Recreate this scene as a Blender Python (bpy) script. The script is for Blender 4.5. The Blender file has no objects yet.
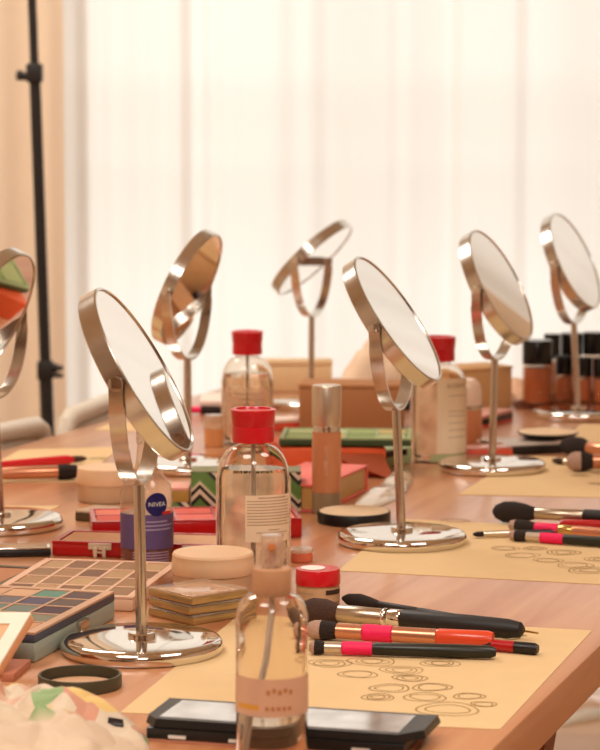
import bpy, bmesh, math, random
from mathutils import Vector, Matrix, noise
random.seed(7)
C = bpy.context.scene.collection
PI = math.pi
TOP = 0.75                       # table top height
F, TH, CH = 2500.0, math.atan(250 / 2500), 0.468
CT, ST = math.cos(TH), math.sin(TH)

def ray(px, py):
    x = (px - 300) / F; y = -(py - 375) / F
    return Vector((x, CT + y * ST, -ST + y * CT))
def at(px, py, dz=0.0):          # point on the plane dz above the table top
    d = ray(px, py); t = (dz - CH) / d.z
    return Vector((d.x * t, d.y * t, TOP + dz))
def at_depth(px, py, Y):         # point on the upright plane at distance Y
    d = ray(px, py); t = Y / d.y
    return Vector((d.x * t, Y, TOP + CH + d.z * t))
def scale_at(py):                # metres per pixel at table height
    return CH / (py - 125.0)

# ------------------------------------------------------------------ materials
def lin(c):
    out = []
    for v in c[:3]:
        v = v / 255.0
        out.append(v / 12.92 if v <= .04045 else ((v + .055) / 1.055) ** 2.4)
    return tuple(out) + (1.0,)
_m = {}
def mat(name, rgb, rough=.5, metal=0, trans=0, ior=1.45, var=.06, vscale=60, coat=0, sub=0, bump=0, bscale=200, spec=.5):
    if name in _m: return _m[name]
    m = bpy.data.materials.new(name); m.use_nodes = True
    nt = m.node_tree; b = nt.nodes['Principled BSDF']
    b.inputs['Roughness'].default_value = rough; b.inputs['Metallic'].default_value = metal
    b.inputs['Transmission Weight'].default_value = trans; b.inputs['IOR'].default_value = ior
    b.inputs['Coat Weight'].default_value = coat; b.inputs['Specular IOR Level'].default_value = spec
    if sub:
        b.inputs['Subsurface Weight'].default_value = sub
        b.inputs['Subsurface Radius'].default_value = (.01, .006, .004)
    tc = nt.nodes.new('ShaderNodeTexCoord')
    n = nt.nodes.new('ShaderNodeTexNoise'); n.inputs['Scale'].default_value = vscale
    nt.links.new(tc.outputs['Object'], n.inputs['Vector'])
    mx = nt.nodes.new('ShaderNodeMix'); mx.data_type = 'RGBA'
    c = lin(rgb)
    mx.inputs['A'].default_value = tuple(v * (1 - var) for v in c[:3]) + (1,)
    mx.inputs['B'].default_value = tuple(min(1, v * (1 + var)) for v in c[:3]) + (1,)
    nt.links.new(n.outputs['Fac'], mx.inputs['Factor'])
    nt.links.new(mx.outputs['Result'], b.inputs['Base Color'])
    if bump:
        n2 = nt.nodes.new('ShaderNodeTexNoise'); n2.inputs['Scale'].default_value = bscale
        nt.links.new(tc.outputs['Object'], n2.inputs['Vector'])
        bp = nt.nodes.new('ShaderNodeBump'); bp.inputs['Strength'].default_value = bump; bp.inputs['Distance'].default_value = .002
        nt.links.new(n2.outputs['Fac'], bp.inputs['Height']); nt.links.new(bp.outputs['Normal'], b.inputs['Normal'])
    _m[name] = m; return m
def clear(name, rgb=(255, 255, 255), ior=1.45, rough=.03, haze=0.0, hazecol=(240, 225, 205), backlit=False):
    """thin clear plastic: tinted see-through film with a fresnel gloss and a little haze"""
    if name in _m: return _m[name]
    m = bpy.data.materials.new(name); m.use_nodes = True
    nt = m.node_tree; nt.nodes.clear(); L = nt.links
    o = nt.nodes.new('ShaderNodeOutputMaterial')
    t = nt.nodes.new('ShaderNodeBsdfTransparent'); t.inputs['Color'].default_value = lin(rgb)
    g = nt.nodes.new('ShaderNodeBsdfGlossy'); g.inputs['Roughness'].default_value = rough
    lw = nt.nodes.new('ShaderNodeLayerWeight'); lw.inputs['Blend'].default_value = .5
    pw = nt.nodes.new('ShaderNodeMath'); pw.operation = 'POWER'; pw.inputs[1].default_value = 3.5
    fr = nt.nodes.new('ShaderNodeMath'); fr.operation = 'MULTIPLY_ADD'; fr.inputs[1].default_value = .7; fr.inputs[2].default_value = ((ior - 1) / (ior + 1)) ** 2
    L.new(lw.outputs['Facing'], pw.inputs[0]); L.new(pw.outputs[0], fr.inputs[0])
    d = nt.nodes.new('ShaderNodeBsdfTranslucent' if backlit else 'ShaderNodeBsdfDiffuse'); d.inputs['Color'].default_value = lin(hazecol)
    n = nt.nodes.new('ShaderNodeTexNoise'); n.inputs['Scale'].default_value = 3
    ma = nt.nodes.new('ShaderNodeMath'); ma.operation = 'MULTIPLY'; ma.inputs[1].default_value = 2 * haze
    L.new(n.outputs['Fac'], ma.inputs[0])
    m1 = nt.nodes.new('ShaderNodeMixShader'); L.new(ma.outputs[0], m1.inputs['Fac'])
    L.new(t.outputs[0], m1.inputs[1]); L.new(d.outputs[0], m1.inputs[2])
    m2 = nt.nodes.new('ShaderNodeMixShader'); L.new(fr.outputs[0], m2.inputs['Fac'])
    L.new(m1.outputs[0], m2.inputs[1]); L.new(g.outputs[0], m2.inputs[2])
    L.new(m2.outputs[0], o.inputs['Surface'])
    _m[name] = m; return m
def fabric(name, rgb, trans, weave=900):
    """sheer cloth: diffuse + translucent, with a fine weave in the tone"""
    m = bpy.data.materials.new(name); m.use_nodes = True
    nt = m.node_tree; nt.nodes.clear(); L = nt.links
    o = nt.nodes.new('ShaderNodeOutputMaterial')
    tc = nt.nodes.new('ShaderNodeTexCoord')
    n = nt.nodes.new('ShaderNodeTexNoise'); n.inputs['Scale'].default_value = weave
    L.new(tc.outputs['Object'], n.inputs['Vector'])
    mx = nt.nodes.new('ShaderNodeMix'); mx.data_type = 'RGBA'; c = lin(rgb)
    mx.inputs['A'].default_value = tuple(v * .96 for v in c[:3]) + (1,); mx.inputs['B'].default_value = c
    L.new(n.outputs['Fac'], mx.inputs['Factor'])
    d = nt.nodes.new('ShaderNodeBsdfDiffuse'); t = nt.nodes.new('ShaderNodeBsdfTranslucent')
    L.new(mx.outputs['Result'], d.inputs['Color']); L.new(mx.outputs['Result'], t.inputs['Color'])
    ms = nt.nodes.new('ShaderNodeMixShader'); ms.inputs['Fac'].default_value = trans
    L.new(d.outputs[0], ms.inputs[1]); L.new(t.outputs[0], ms.inputs[2]); L.new(ms.outputs[0], o.inputs['Surface'])
    return m
def wood(name, a, b, rough=.35, scale=(1.2, 22, 22), coat=.2):
    m = bpy.data.materials.new(name); m.use_nodes = True
    nt = m.node_tree; L = nt.links; p = nt.nodes['Principled BSDF']
    p.inputs['Roughness'].default_value = rough; p.inputs['Coat Weight'].default_value = coat; p.inputs['Coat Roughness'].default_value = .25
    tc = nt.nodes.new('ShaderNodeTexCoord'); mp = nt.nodes.new('ShaderNodeMapping'); mp.inputs['Scale'].default_value = scale
    L.new(tc.outputs['Object'], mp.inputs['Vector'])
    n = nt.nodes.new('ShaderNodeTexNoise'); n.inputs['Scale'].default_value = 1.6; n.inputs['Detail'].default_value = 8; n.inputs['Distortion'].default_value = .6
    L.new(mp.outputs[0], n.inputs['Vector'])
    r = nt.nodes.new('ShaderNodeValToRGB'); r.color_ramp.elements[0].color = lin(a); r.color_ramp.elements[1].color = lin(b)
    r.color_ramp.elements[0].position = .3; r.color_ramp.elements[1].position = .68
    L.new(n.outputs['Fac'], r.inputs['Fac']); L.new(r.outputs[0], p.inputs['Base Color'])
    bp = nt.nodes.new('ShaderNodeBump'); bp.inputs['Strength'].default_value = .08
    L.new(n.outputs['Fac'], bp.inputs['Height']); L.new(bp.outputs[0], p.inputs['Normal'])
    return m

STEEL = mat('brushed_steel', (208, 203, 194), .2, 1, var=.03)
CHROME = mat('polished_chrome', (226, 222, 215), .06, 1, var=.02)
MIRROR = mat('mirror_silver', (240, 238, 234), .01, 1, var=.0)
BLACK = mat('black_plastic', (25, 21, 19), .35)
BLACKM = mat('matt_black', (33, 29, 26), .5)
RED = mat('red_plastic', (205, 14, 30), .3, coat=.3)
DEEPRED = mat('red_lacquer', (178, 8, 14), .3, coat=.4)
WHITE = mat('white_plastic', (238, 232, 222), .4)
PEACH = mat('peach_plastic', (194, 142, 102), .45, sub=.2)
FROST = mat('frosted_peach_plastic', (230, 190, 150), .4, trans=.3, ior=1.2, sub=.2)
PAPER = mat('kraft_paper', (222, 188, 138), .8, var=.05, vscale=25)
INK = mat('pencil_ink', (166, 134, 86), .9)
CARD = mat('brown_cardboard', (176, 122, 78), .85, var=.1, vscale=350, bump=.15)
CARDL = mat('light_cardboard', (206, 160, 108), .85, var=.06)
CLEAR = clear('clear_plastic', (250, 244, 236), haze=.09)
CLEARW = clear('clear_wrap', (248, 240, 230), ior=1.5, rough=.08, haze=.25)
PET = mat('pet_plastic', (250, 244, 236), .02, trans=1, ior=1.4, var=0)
HAZY = clear('hazy_wrap', (250, 236, 218), haze=.62, hazecol=(252, 240, 222), backlit=True)
LIQUID = mat('clear_liquid', (255, 250, 242), .0, trans=1, ior=1.33, var=0)
PINKBAND = mat('hot_pink_net', (238, 22, 88), .55)
COPPER = mat('copper_metal', (212, 146, 112), .28, .75)
ORANGERED = mat('orange_red_lacquer', (222, 72, 36), .3, coat=.3)
CHAMP = mat('champagne_metal', (196, 180, 158), .3, 1)
SILVER = mat('satin_silver', (214, 200, 180), .3, .9)
GOLD = mat('gold_metal', (206, 170, 100), .25, .9)
BRISTLE = mat('dark_bristle', (40, 28, 22), .85, var=.5, vscale=400, bump=.8, bscale=900)
BRISTLEB = mat('brown_bristle', (72, 46, 34), .85, var=.5, vscale=400, bump=.8, bscale=900)
BRISTLEL = mat('powdered_bristle', (186, 150, 130), .9, var=.2, vscale=400, bump=.8, bscale=900)
TEXT = mat('printed_text', (176, 146, 118), .8)
LABEL = mat('cream_label', (234, 208, 174), .6, var=.02)
ORANGE = mat('coral_orange_card', (228, 92, 44), .5)
PINK = mat('coral_pink_card', (238, 112, 98), .5)
GREEN = mat('dark_green_card', (52, 74, 40), .45)
LGREEN = mat('light_green_card', (176, 190, 136), .5)
DKWOOD = mat('dark_brown_wood', (126, 58, 22), .45, var=.12)

# ------------------------------------------------------------------ builders
def link(name, bm, m, parent=None, smooth=True, angle=.6):
    me = bpy.data.meshes.new(name); bm.normal_update(); bm.to_mesh(me); bm.free()
    for k in (m if isinstance(m, (list, tuple)) else [m]): me.materials.append(k)
    if smooth:
        me.polygons.foreach_set('use_smooth', [True] * len(me.polygons))
        me.set_sharp_from_angle(angle=angle)
    o = bpy.data.objects.new(name, me); C.objects.link(o)
    if parent: o.parent = parent
    return o
def tag(o, label, cat, group=None):
    o['label'] = label; o['category'] = cat
    if group: o['group'] = group
    return o
def thing(name, label, cat, loc, rz=0, group=None):
    o = bpy.data.objects.new(name, None); C.objects.link(o)
    o.empty_display_size = .02
    o.location = loc; o.rotation_euler = (0, 0, rz)
    return tag(o, label, cat, group)
def structure(o): o['kind'] = 'structure'; return o
def new(): return bmesh.new()
def bx(bm, x0, x1, y0, y1, z0, z1, bevel=0, seg=2, mi=0):
    r = bmesh.ops.create_cube(bm, size=1.0)
    vs = r['verts']
    for v in vs:
        v.co = Vector(((x0 + x1) / 2 + v.co.x * (x1 - x0), (y0 + y1) / 2 + v.co.y * (y1 - y0), (z0 + z1) / 2 + v.co.z * (z1 - z0)))
    fs = set(f for v in vs for f in v.link_faces)
    for f in fs: f.material_index = mi
    if bevel:
        es = list(set(e for v in vs for e in v.link_edges))
        rb = bmesh.ops.bevel(bm, geom=es, offset=bevel, segments=seg, affect='EDGES', profile=.5)
        for f in rb['faces']: f.material_index = mi
    return bm
def lathe(bm, prof, seg=48, axis='z', ox=0, oy=0, oz=0, sy=1.0, mi=0, cap=True):
    """prof: list of (radius, height); revolve about an axis"""
    rings = []
    for r, h in prof:
        ring = []
        if r < 1e-6:
            p = [(0, 0, h)]
        else:
            p = [(r * math.sin(2 * PI * k / seg), -r * math.cos(2 * PI * k / seg) * sy, h) for k in range(seg)]
        for (x, y, z) in p:
            if axis == 'x': co = (z + ox, x + oy, y + oz)
            elif axis == 'y': co = (x + ox, z + oy, y + oz)
            else: co = (x + ox, y + oy, z + oz)
            ring.append(bm.verts.new(co))
        rings.append(ring)
    def face(vs):
        f = bm.faces.new(vs); f.material_index = mi
    for a, b in zip(rings, rings[1:]):
        if len(a) == 1 and len(b) == 1: continue
        for k in range(seg):
            j = (k + 1) % seg
            if len(a) == 1: face((a[0], b[j], b[k]))
            elif len(b) == 1: face((a[k], a[j], b[0]))
            else: face((a[k], a[j], b[j], b[k]))
    if cap:
        if len(rings[0]) > 1: face(list(reversed(rings[0])))
        if len(rings[-1]) > 1: face(rings[-1])
    bmesh.ops.recalc_face_normals(bm, faces=bm.faces[:])
    return bm
def tube(bm, pts, r, seg=12, closed=False, mi=0):
    pts = [Vector(p) for p in pts]; rings = []
    n = len(pts); up = Vector((0, 0, 1))
    for i, p in enumerate(pts):
        t = (pts[min(i + 1, n - 1)] - pts[max(i - 1, 0)]).normalized()
        s = t.cross(up)
        if s.length < 1e-4: s = t.cross(Vector((0, 1, 0)))
        s.normalize(); u = s.cross(t)
        rr = r[i] if isinstance(r, (list, tuple)) else r
        rings.append([bm.verts.new(p + s * rr * math.cos(2 * PI * k / seg) + u * rr * math.sin(2 * PI * k / seg)) for k in range(seg)])
    for a, b in zip(rings, rings[1:]):
        for k in range(seg):
            j = (k + 1) % seg; f = bm.faces.new((a[k], a[j], b[j], b[k])); f.material_index = mi
    bm.faces.new(list(reversed(rings[0]))).material_index = mi; bm.faces.new(rings[-1]).material_index = mi
    bmesh.ops.recalc_face_normals(bm, faces=bm.faces[:])
    return bm
def patch(bm, R, a0, a1, h0, h1, off=.0004, mi=0, n=14, sy=1.0, thick=0):
    """a curved label on a round bottle; angles in degrees from the front"""
    rr = R + off; row = []
    for k in range(n + 1):
        a = math.radians(a0 + (a1 - a0) * k / n)
        x, y = rr * math.sin(a), -rr * math.cos(a) * sy
        row.append((bm.verts.new((x, y, h0)), bm.verts.new((x, y, h1))))
    for p, q in zip(row, row[1:]):
        f = bm.faces.new((p[0], q[0], q[1], p[1])); f.material_index = mi
def arc(r, h, r0, h0, n=6):
    """quarter round from (r0,h0) out to (r,h)"""
    return [(r0 + (r - r0) * math.sin(PI / 2 * k / n), h0 + (h - h0) * (1 - math.cos(PI / 2 * k / n))) for k in range(n + 1)]
def text_mesh(s, size):
    cu = bpy.data.curves.new('t', 'FONT'); cu.body = s; cu.size = size; cu.align_x = 'CENTER'; cu.align_y = 'CENTER'
    o = bpy.data.objects.new('t', cu); C.objects.link(o)
    dg = bpy.context.evaluated_depsgraph_get()
    me = bpy.data.meshes.new_from_object(o.evaluated_get(dg))
    bpy.data.objects.remove(o); bpy.data.curves.remove(cu)
    return me
def wrap_text(name, s, size, R, ang, h, m, parent, off=.0014, vertical=False, sy=1, sx=1.0):
    me = text_mesh(s, size)
    for v in me.vertices:
        x, y = v.co.x * sx, v.co.y
        if vertical: x, y = y, -x
        a = math.radians(ang) + x / R
        v.co = ((R + off) * math.sin(a), -(R + off) * math.cos(a) * sy, h + y)
    me.materials.clear(); me.materials.append(m); me.name = name
    o = bpy.data.objects.new(name, me); C.objects.link(o); o.parent = parent
    return o
def base_edge(p0, p1, depth, z=0.0):
    """frame of a box whose bottom edge runs p0 -> p1 (pixels on plane z); the box lies to the left of that edge"""
    a, b = at(*p0, z), at(*p1, z)
    d = (b - a); L = d.length; d.normalize(); n = Vector((-d.y, d.x, 0))
    return (a + b) / 2 + n * depth / 2, math.atan2(d.y, d.x), L

# ------------------------------------------------------------------ camera, world, lights
cam = bpy.data.cameras.new('camera'); co = bpy.data.objects.new('camera', cam); C.objects.link(co)
cam.sensor_fit = 'VERTICAL'; cam.sensor_height = 36; cam.sensor_width = 28.8; cam.lens = 2500 / 750 * 36
co.location = (0, 0, TOP + CH); co.rotation_euler = (PI / 2 - TH, 0, 0)
cam.dof.use_dof = True; cam.dof.focus_distance = 2.35; cam.dof.aperture_fstop = 12
cam.clip_start = .05; cam.clip_end = 60
S = bpy.context.scene; S.camera = co
S.view_settings.view_transform = 'Standard'; S.view_settings.look = 'None'; S.view_settings.gamma = 1
S.view_settings.use_curve_mapping = False; S.view_settings.exposure = -.2
S.cycles.transparent_max_bounces = 32; S.cycles.max_bounces = 14; S.cycles.transmission_bounces = 12
w = bpy.data.worlds.new('daylight'); S.world = w; w.use_nodes = True
bg = w.node_tree.nodes['Background']; bg.inputs['Color'].default_value = (.985, .99, 1, 1); bg.inputs['Strength'].default_value = 1.25
def lamp(name, kind, loc, rot, energy, color, **k):
    l = bpy.data.lights.new(name, kind); l.energy = energy; l.color = color
    for a, v in k.items(): setattr(l, a, v)
    o = bpy.data.objects.new(name, l); C.objects.link(o); o.location = loc; o.rotation_euler = rot; return o
# sun outside the window, coming in towards the camera through the curtain
lamp('sun', 'SUN', (0, 8, 4), (math.radians(-62), 0, math.radians(8)), 2.0, (.98, .985, 1), angle=math.radians(40))
# warm fill lamps added under the ceiling, without fixtures, to light the room
lamp('ceiling_fill_lamp', 'AREA', (-.7, 1.0, 2.55), (0, 0, 0), 29, (1, .95, .88), shape='DISK', size=.9)
lamp('ceiling_fill_lamp', 'AREA', (1.0, 1.6, 2.55), (0, 0, 0), 26, (1, .95, .88), shape='DISK', size=.9)
lamp('ceiling_fill_lamp', 'AREA', (.1, -.9, 2.55), (0, 0, 0), 33, (1, .95, .88), shape='DISK', size=.9)
lamp('ceiling_fill_lamp', 'AREA', (-.9, 3.9, 2.55), (0, 0, 0), 36, (1, .95, .88), shape='DISK', size=.9)  # added fill, set here to brighten the beige drape

# ------------------------------------------------------------------ room
WALLM = mat('warm_wall_paint', (228, 204, 176), .8, var=.03, vscale=3)
WALLD = mat('brown_wall_paint', (140, 104, 78), .8, var=.05, vscale=3)
CEILM = mat('ceiling_paint', (236, 222, 200), .9, var=.02)
FLOORM = wood('floor_wood', (186, 140, 98), (206, 162, 120), .4, (1.5, 12, 12))
X0, X1, Y0, Y1, ZC = -2.3, 2.9, -2.2, 5.42, 2.6
structure(link('floor', bx(new(), X0, X1, Y0, Y1, -.06, 0), FLOORM, smooth=False))
structure(link('ceiling', bx(new(), X0, X1, Y0, Y1, ZC, ZC + .06), CEILM, smooth=False))
structure(link('wall_left', bx(new(), X0 - .1, X0, Y0, Y1, 0, ZC), WALLM, smooth=False))
structure(link('wall_right', bx(new(), X1, X1 + .1, Y0, Y1, 0, ZC), WALLM, smooth=False))
structure(link('wall_front', bx(new(), X0 - .1, X1 + .1, Y0 - .1, Y0, 0, ZC), WALLD, smooth=False))
WX0, WX1, WZ0, WZ1 = -.56, 1.62, .05, 2.45
bm = new()
bx(bm, X0 - .1, WX0, Y1, Y1 + .15, 0, ZC); bx(bm, WX1, X1 + .1, Y1, Y1 + .15, 0, ZC)
bx(bm, WX0, WX1, Y1, Y1 + .15, WZ1, ZC); bx(bm, WX0, WX1, Y1, Y1 + .15, 0, WZ0)
structure(link('wall_back', bm, WALLM, smooth=False))
win = bpy.data.objects.new('window_1', None); C.objects.link(win); structure(win); win.location = (0, Y1 + .09, 0)
fm = new()
for x in (WX0, .08, .6, 1.12, WX1): bx(fm, x - .018, x + .018, -.025, .025, WZ0, WZ1)
for z in (WZ0 + .03, 1.18, 1.36, WZ1 - .03): bx(fm, WX0, WX1, -.02, .02, z - .012, z + .012)
link('window_frame', fm, WHITE, win, smooth=False)
structure(link('baseboard_back', bx(new(), WX0, WX1, Y1 - .02, Y1 - .001, 0, .05), WHITE, smooth=False))

# curtains
SHEER = fabric('sheer_curtain_cloth', (253, 248, 238), .6)
DRAPE = fabric('beige_drape_cloth', (252, 232, 206), .15)
def curtain(name, x0, x1, y, z0, z1, amp, m, label, fold, seed, nx=420):
    bm = new(); rows = []; nz = 10
    for i in range(nx + 1):
        x = x0 + (x1 - x0) * i / nx
        a = noise.noise((x * fold * .35, seed, 0)) * .9
        ph = x * fold + 2.6 * a
        col = []
        for j in range(nz + 1):
            z = z0 + (z1 - z0) * j / nz
            k = .75 + .25 * (1 - j / nz)
            yy = y + amp * k * (math.sin(ph) * .65 + .35 * math.sin(2.3 * ph + seed)) + .004 * noise.noise((x * 9, z * 2, seed))
            col.append(bm.verts.new((x, yy, z)))
        rows.append(col)
    for a, b in zip(rows, rows[1:]):
        for j in range(nz): bm.faces.new((a[j], b[j], b[j + 1], a[j + 1]))
    o = link(name, bm, m, smooth=True, angle=3)
    return tag(o, label, 'curtain')
sheer = curtain('sheer_curtain', -.56, 1.7, 5.25, .015, 2.5, .021, SHEER, 'long white sheer curtain glowing with daylight behind the table', 26, 3.1)
drape = curtain('drape', -2.2, -.485, 5.17, .015, 2.5, .02, DRAPE, 'opaque beige drape at left behind the black light stand', 30, 8.4, 220)
curtain('drape', 1.56, 2.8, 5.17, .015, 2.5, .02, DRAPE, 'opaque beige drape at the far right end of the window, seen in a mirror', 30, 5.4, 160)
rod = link('curtain_rod', tube(new(), [(-2.25, 5.22, 2.52), (2.7, 5.22, 2.52)], .012), WHITE)
tag(rod, 'white rod carrying the curtains above the window', 'curtain rod')

# ------------------------------------------------------------------ table
AX = math.radians(18.5)
TU = Vector((math.sin(AX), math.cos(AX), 0)); TV = Vector((math.cos(AX), -math.sin(AX), 0))
def tab(s, t, z=TOP): p = TU * s + TV * t; return Vector((p.x, p.y, z))
e_r = at(560, 684).dot(TV); e_l = at(80, 428).dot(TV)
s0, s1 = 1.42, 4.42
TABLEW = wood('table_wood', (176, 108, 66), (208, 150, 106), .3, (.9, 14, 14), .5)
tb = thing('table', 'long light brown wooden table covered with make-up, brushes and mirrors', 'table', tab((s0 + s1) / 2, (e_r + e_l) / 2, 0), PI / 2 - AX)
hl, hw = (s1 - s0) / 2, (e_r - e_l) / 2
link('tabletop', bx(new(), -hl, hl, -hw, hw, TOP - .040, TOP, .003), TABLEW, tb)
leg_c = at(564, 719, -.04)
ls = leg_c.dot(TU) - (s0 + s1) / 2
for sx in (ls, 1.2):
    for sg in (-1, 1):
        bm = new(); y = sg * (hw - .028)
        q = [(sx - .022, y - .014), (sx + .022, y - .014), (sx + .022, y + .014), (sx - .022, y + .014)]
        top = [bm.verts.new((a, b, TOP - .041)) for a, b in q]
        bot = [bm.verts.new((sx + (a - sx) * .7, y + (b - y) * .7 - sg * .11, 0)) for a, b in q]
        for k in range(4): bm.faces.new((bot[k], bot[(k + 1) % 4], top[(k + 1) % 4], top[k]))
        bm.faces.new(top); bm.faces.new(list(reversed(bot)))
        bmesh.ops.recalc_face_normals(bm, faces=bm.faces[:])
        link('leg', bm, DKWOOD, tb, smooth=False)

# ------------------------------------------------------------------ chairs beyond the left table edge
CHAIRM = mat('grey_white_chair_plastic', (214, 204, 186), .45)
def chair(p0, p1, off, label):
    a, b = at(*p0, .006), at(*p1, .006)
    a = TU * a.dot(TU) + TV * (e_l - .045); mid = a + TU * off
    t = thing('chair', label, 'chair', (mid.x, mid.y, 0), PI / 2 - AX, 'chairs along the left side of the table')
    # local x = along the table, local -y = towards the table
    zt = TOP + .008
    pts = [(-.21, 0, zt - .03), (-.2, 0, zt - .008), (-.185, 0, zt), (0, .012, zt + .004), (.185, 0, zt), (.2, 0, zt - .008), (.21, 0, zt - .03)]
    link('backrest_rail', tube(new(), pts, .0155, 16), CHAIRM, t)
    bm = new(); bx(bm, -.19, .19, .0, .016, .52, zt - .012, .005); link('backrest', bm, CHAIRM, t)
    bm = new(); bx(bm, -.21, .21, -.40, .0, .435, .465, .012); link('seat', bm, CHAIRM, t)
    for sx in (-1, 1):
        link('leg', tube(new(), [(sx * .2, .03, 0), (sx * .195, .0, .44), (sx * .2, 0, zt - .03)], .011), STEEL, t)
        link('leg', tube(new(), [(sx * .2, -.40, 0), (sx * .19, -.37, .44)], .011), STEEL, t)
    return t
chair((62, 424), (118, 402), .262, 'pale grey chair with rounded back rail, behind the front nearest mirror')
chair((50, 430), (56, 428), -.165, 'pale grey chair at the left frame edge, nearer than the other chair')

# ------------------------------------------------------------------ light stand
pa, pb = at_depth(47.5, 425, 4.75), at_depth(32, 0, 4.75)
dr = (pb - pa) / (pb.z - pa.z)
foot = pa - dr * pa.z
st = thing('light_stand', 'tall thin black light stand in front of the beige drape', 'stand', foot)
def sp(z): return dr * z
zc1 = (at_depth(35, 73, 4.75)).z; zc2 = at_depth(45, 370, 4.75).z
link('lower_pole', tube(new(), [sp(.12), sp(zc2)], .013), BLACKM, st)
link('middle_pole', tube(new(), [sp(zc2 - .02), sp(zc1)], .0108), BLACKM, st)
link('upper_pole', tube(new(), [sp(zc1 - .02), sp(2.35)], .0082), BLACKM, st)
for z, side in ((zc1, -1), (zc2, 1)):
    bm = new(); c = sp(z)
    bx(bm, c.x - .015, c.x + .015, c.y - .016, c.y + .016, z - .018, z + .018, .004)
    cl = link('clamp', bm, BLACKM, st)
    bm = new()
    lathe(bm, [(.007, 0), (.009, .004), (.009, .012), (.005, .014), (.005, .022)], 12, 'x', c.x + (.012 if side > 0 else -.034), c.y - .004, z + .004 * side)
    bx(bm, c.x + side * .02 - .014, c.x + side * .02 + .014, c.y - .01, c.y - .002, z - .012 - .002, z - .006)
    link('clamp_knob', bm, BLACKM, cl)
for k in range(3):
    a = 2 * PI * k / 3 + .5
    d = Vector((math.cos(a), math.sin(a), 0))
    link('leg', tube(new(), [sp(.42) + d * .012, d * .36 + Vector((0, 0, .008))], .008), BLACKM, st)

# ------------------------------------------------------------------ mirrors
RM, TM, ZM, RY = .0830, .0180, .2495, .0885
def mirror_meshes():
    out = {}
    out['base'] = lathe(new(), [(.0, .0), (.067, .0), (.0708, .0012), (.0725, .0045), (.0727, .0075), (.0718, .0105), (.0695, .0128), (.066, .0138), (.03, .0145), (0, .0147)], 72)
    out['collar'] = lathe(new(), [(.0125, .0135), (.0125, .0172), (.0115, .0182), (.0055, .0185)], 32)
    out['stem'] = lathe(new(), [(.0051, .0165), (.0051, ZM - .0965)], 20)
    bm = new(); w, th = .0072, .0012; rings = []
    for k in range(41):
        t = PI * k / 40
        c = Vector((RY * math.cos(t), 0, ZM - .0975 * math.sin(t) ** .95)); nrm = Vector((math.cos(t), 0, -math.sin(t)))
        ww = w * (1.0 if 2 < k < 38 else .85)
        rings.append([bm.verts.new(c + nrm * a + Vector((0, b, 0))) for a, b in ((-th, -ww), (th, -ww), (th, ww), (-th, ww))])
    for a, b in zip(rings, rings[1:]):
        for k in range(4): bm.faces.new((a[k], a[(k + 1) % 4], b[(k + 1) % 4], b[k]))
    bm.faces.new(rings[0]); bm.faces.new(list(reversed(rings[-1])))
    bmesh.ops.recalc_face_normals(bm, faces=bm.faces[:]); out['yoke'] = bm
    for i, sg in ((0, -1), (1, 1)):
        bm = lathe(new(), [(.0, RM - .001), (.0045, RM - .001), (.0045, RY + .0013), (.0066, RY + .0014), (.0062, RY + .0022), (.003, RY + .0025), (0, RY + .0025)], 20, 'x', 0, 0, ZM)
        if sg < 0: bmesh.ops.rotate(bm, verts=bm.verts, cent=(0, 0, ZM), matrix=Matrix.Rotation(PI, 3, 'Z'))
        out['pivot%d' % i] = bm
    h = TM / 2
    out['rim'] = lathe(new(), [(.0795, -h + .0012), (.0800, -h), (.0815, -h), (RM, -h + .0012), (RM, h - .0012), (.0815, h), (.0800, h), (.0795, h - .0012), (.0795, -h + .0012)], 96, 'y', cap=False)
    for i, sg in ((0, -1), (1, 1)):
        bm = lathe(new(), [(0, sg * (h - .0014)), (.0794, sg * (h - .0014)), (.0794, sg * (h - .004)), (0, sg * (h - .004))], 96, 'y')
        out['glass%d' % i] = bm
    return out
_mm = None
def mirror(px, py, phi, tau, lean, label):
    global _mm
    p = at(px, py); rz = PI / 2 - math.radians(phi)
    t = thing('tabletop_mirror', label, 'mirror', p, rz, 'round mirrors standing on the table')
    names = [('base', 'base', CHROME), ('collar', 'collar', CHROME), ('stem', 'stem', STEEL), ('yoke', 'yoke', STEEL), ('pivot0', 'pivot', CHROME), ('pivot1', 'pivot', CHROME), ('rim', 'disc_rim', STEEL), ('glass0', 'mirror_glass', MIRROR), ('glass1', 'mirror_glass', MIRROR)]
    if _mm is None:
        mm = mirror_meshes(); _mm = {}
        for k, nm, m in names:
            o = link(nm, mm[k], m); _mm[k] = o.data; bpy.data.objects.remove(o)
    R = Matrix.Rotation(-rz, 4, 'Z') @ Matrix.Rotation(math.radians(lean), 4, 'Y') @ Matrix.Rotation(rz, 4, 'Z')
    ob = {}
    for k, nm, m in names:
        o = bpy.data.objects.new(nm, _mm[k]); C.objects.link(o); ob[k] = o
        o.parent = ob['rim'] if k.startswith('glass') else t
        if k in ('stem', 'yoke', 'pivot0', 'pivot1'): o.matrix_basis = R
        if k == 'rim': o.matrix_basis = R @ Matrix.Translation((0, 0, ZM)) @ Matrix.Rotation(-math.radians(tau), 4, 'X')
    return t
mirror(142, 652, 8, 29, -.7, 'nearest round steel table mirror, its base beside the blue-grey eyeshadow box')
mirror(402, 543, 15, 31.5, -2.7, 'round steel mirror leaning left, behind the front brushes in the middle')
mirror(492, 470, 22, 28, .9, 'round steel mirror behind the open clear wrapper, right of the label bottle')
mirror(578, 417, 24, 21.5, -3.2, 'far right round steel mirror in front of the foundation bottles')
mirror(311, 407, 19, -45, .4, 'farthest round steel mirror, tilted flat, behind the brown cardboard box')
mirror(188, 470, 16, -24, 0, 'round steel mirror at left showing red palettes, behind the nearest mirror')
mirror(1, 527, 19, -28, -2.5, 'round steel mirror cut off by the left edge of the photo')

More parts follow.
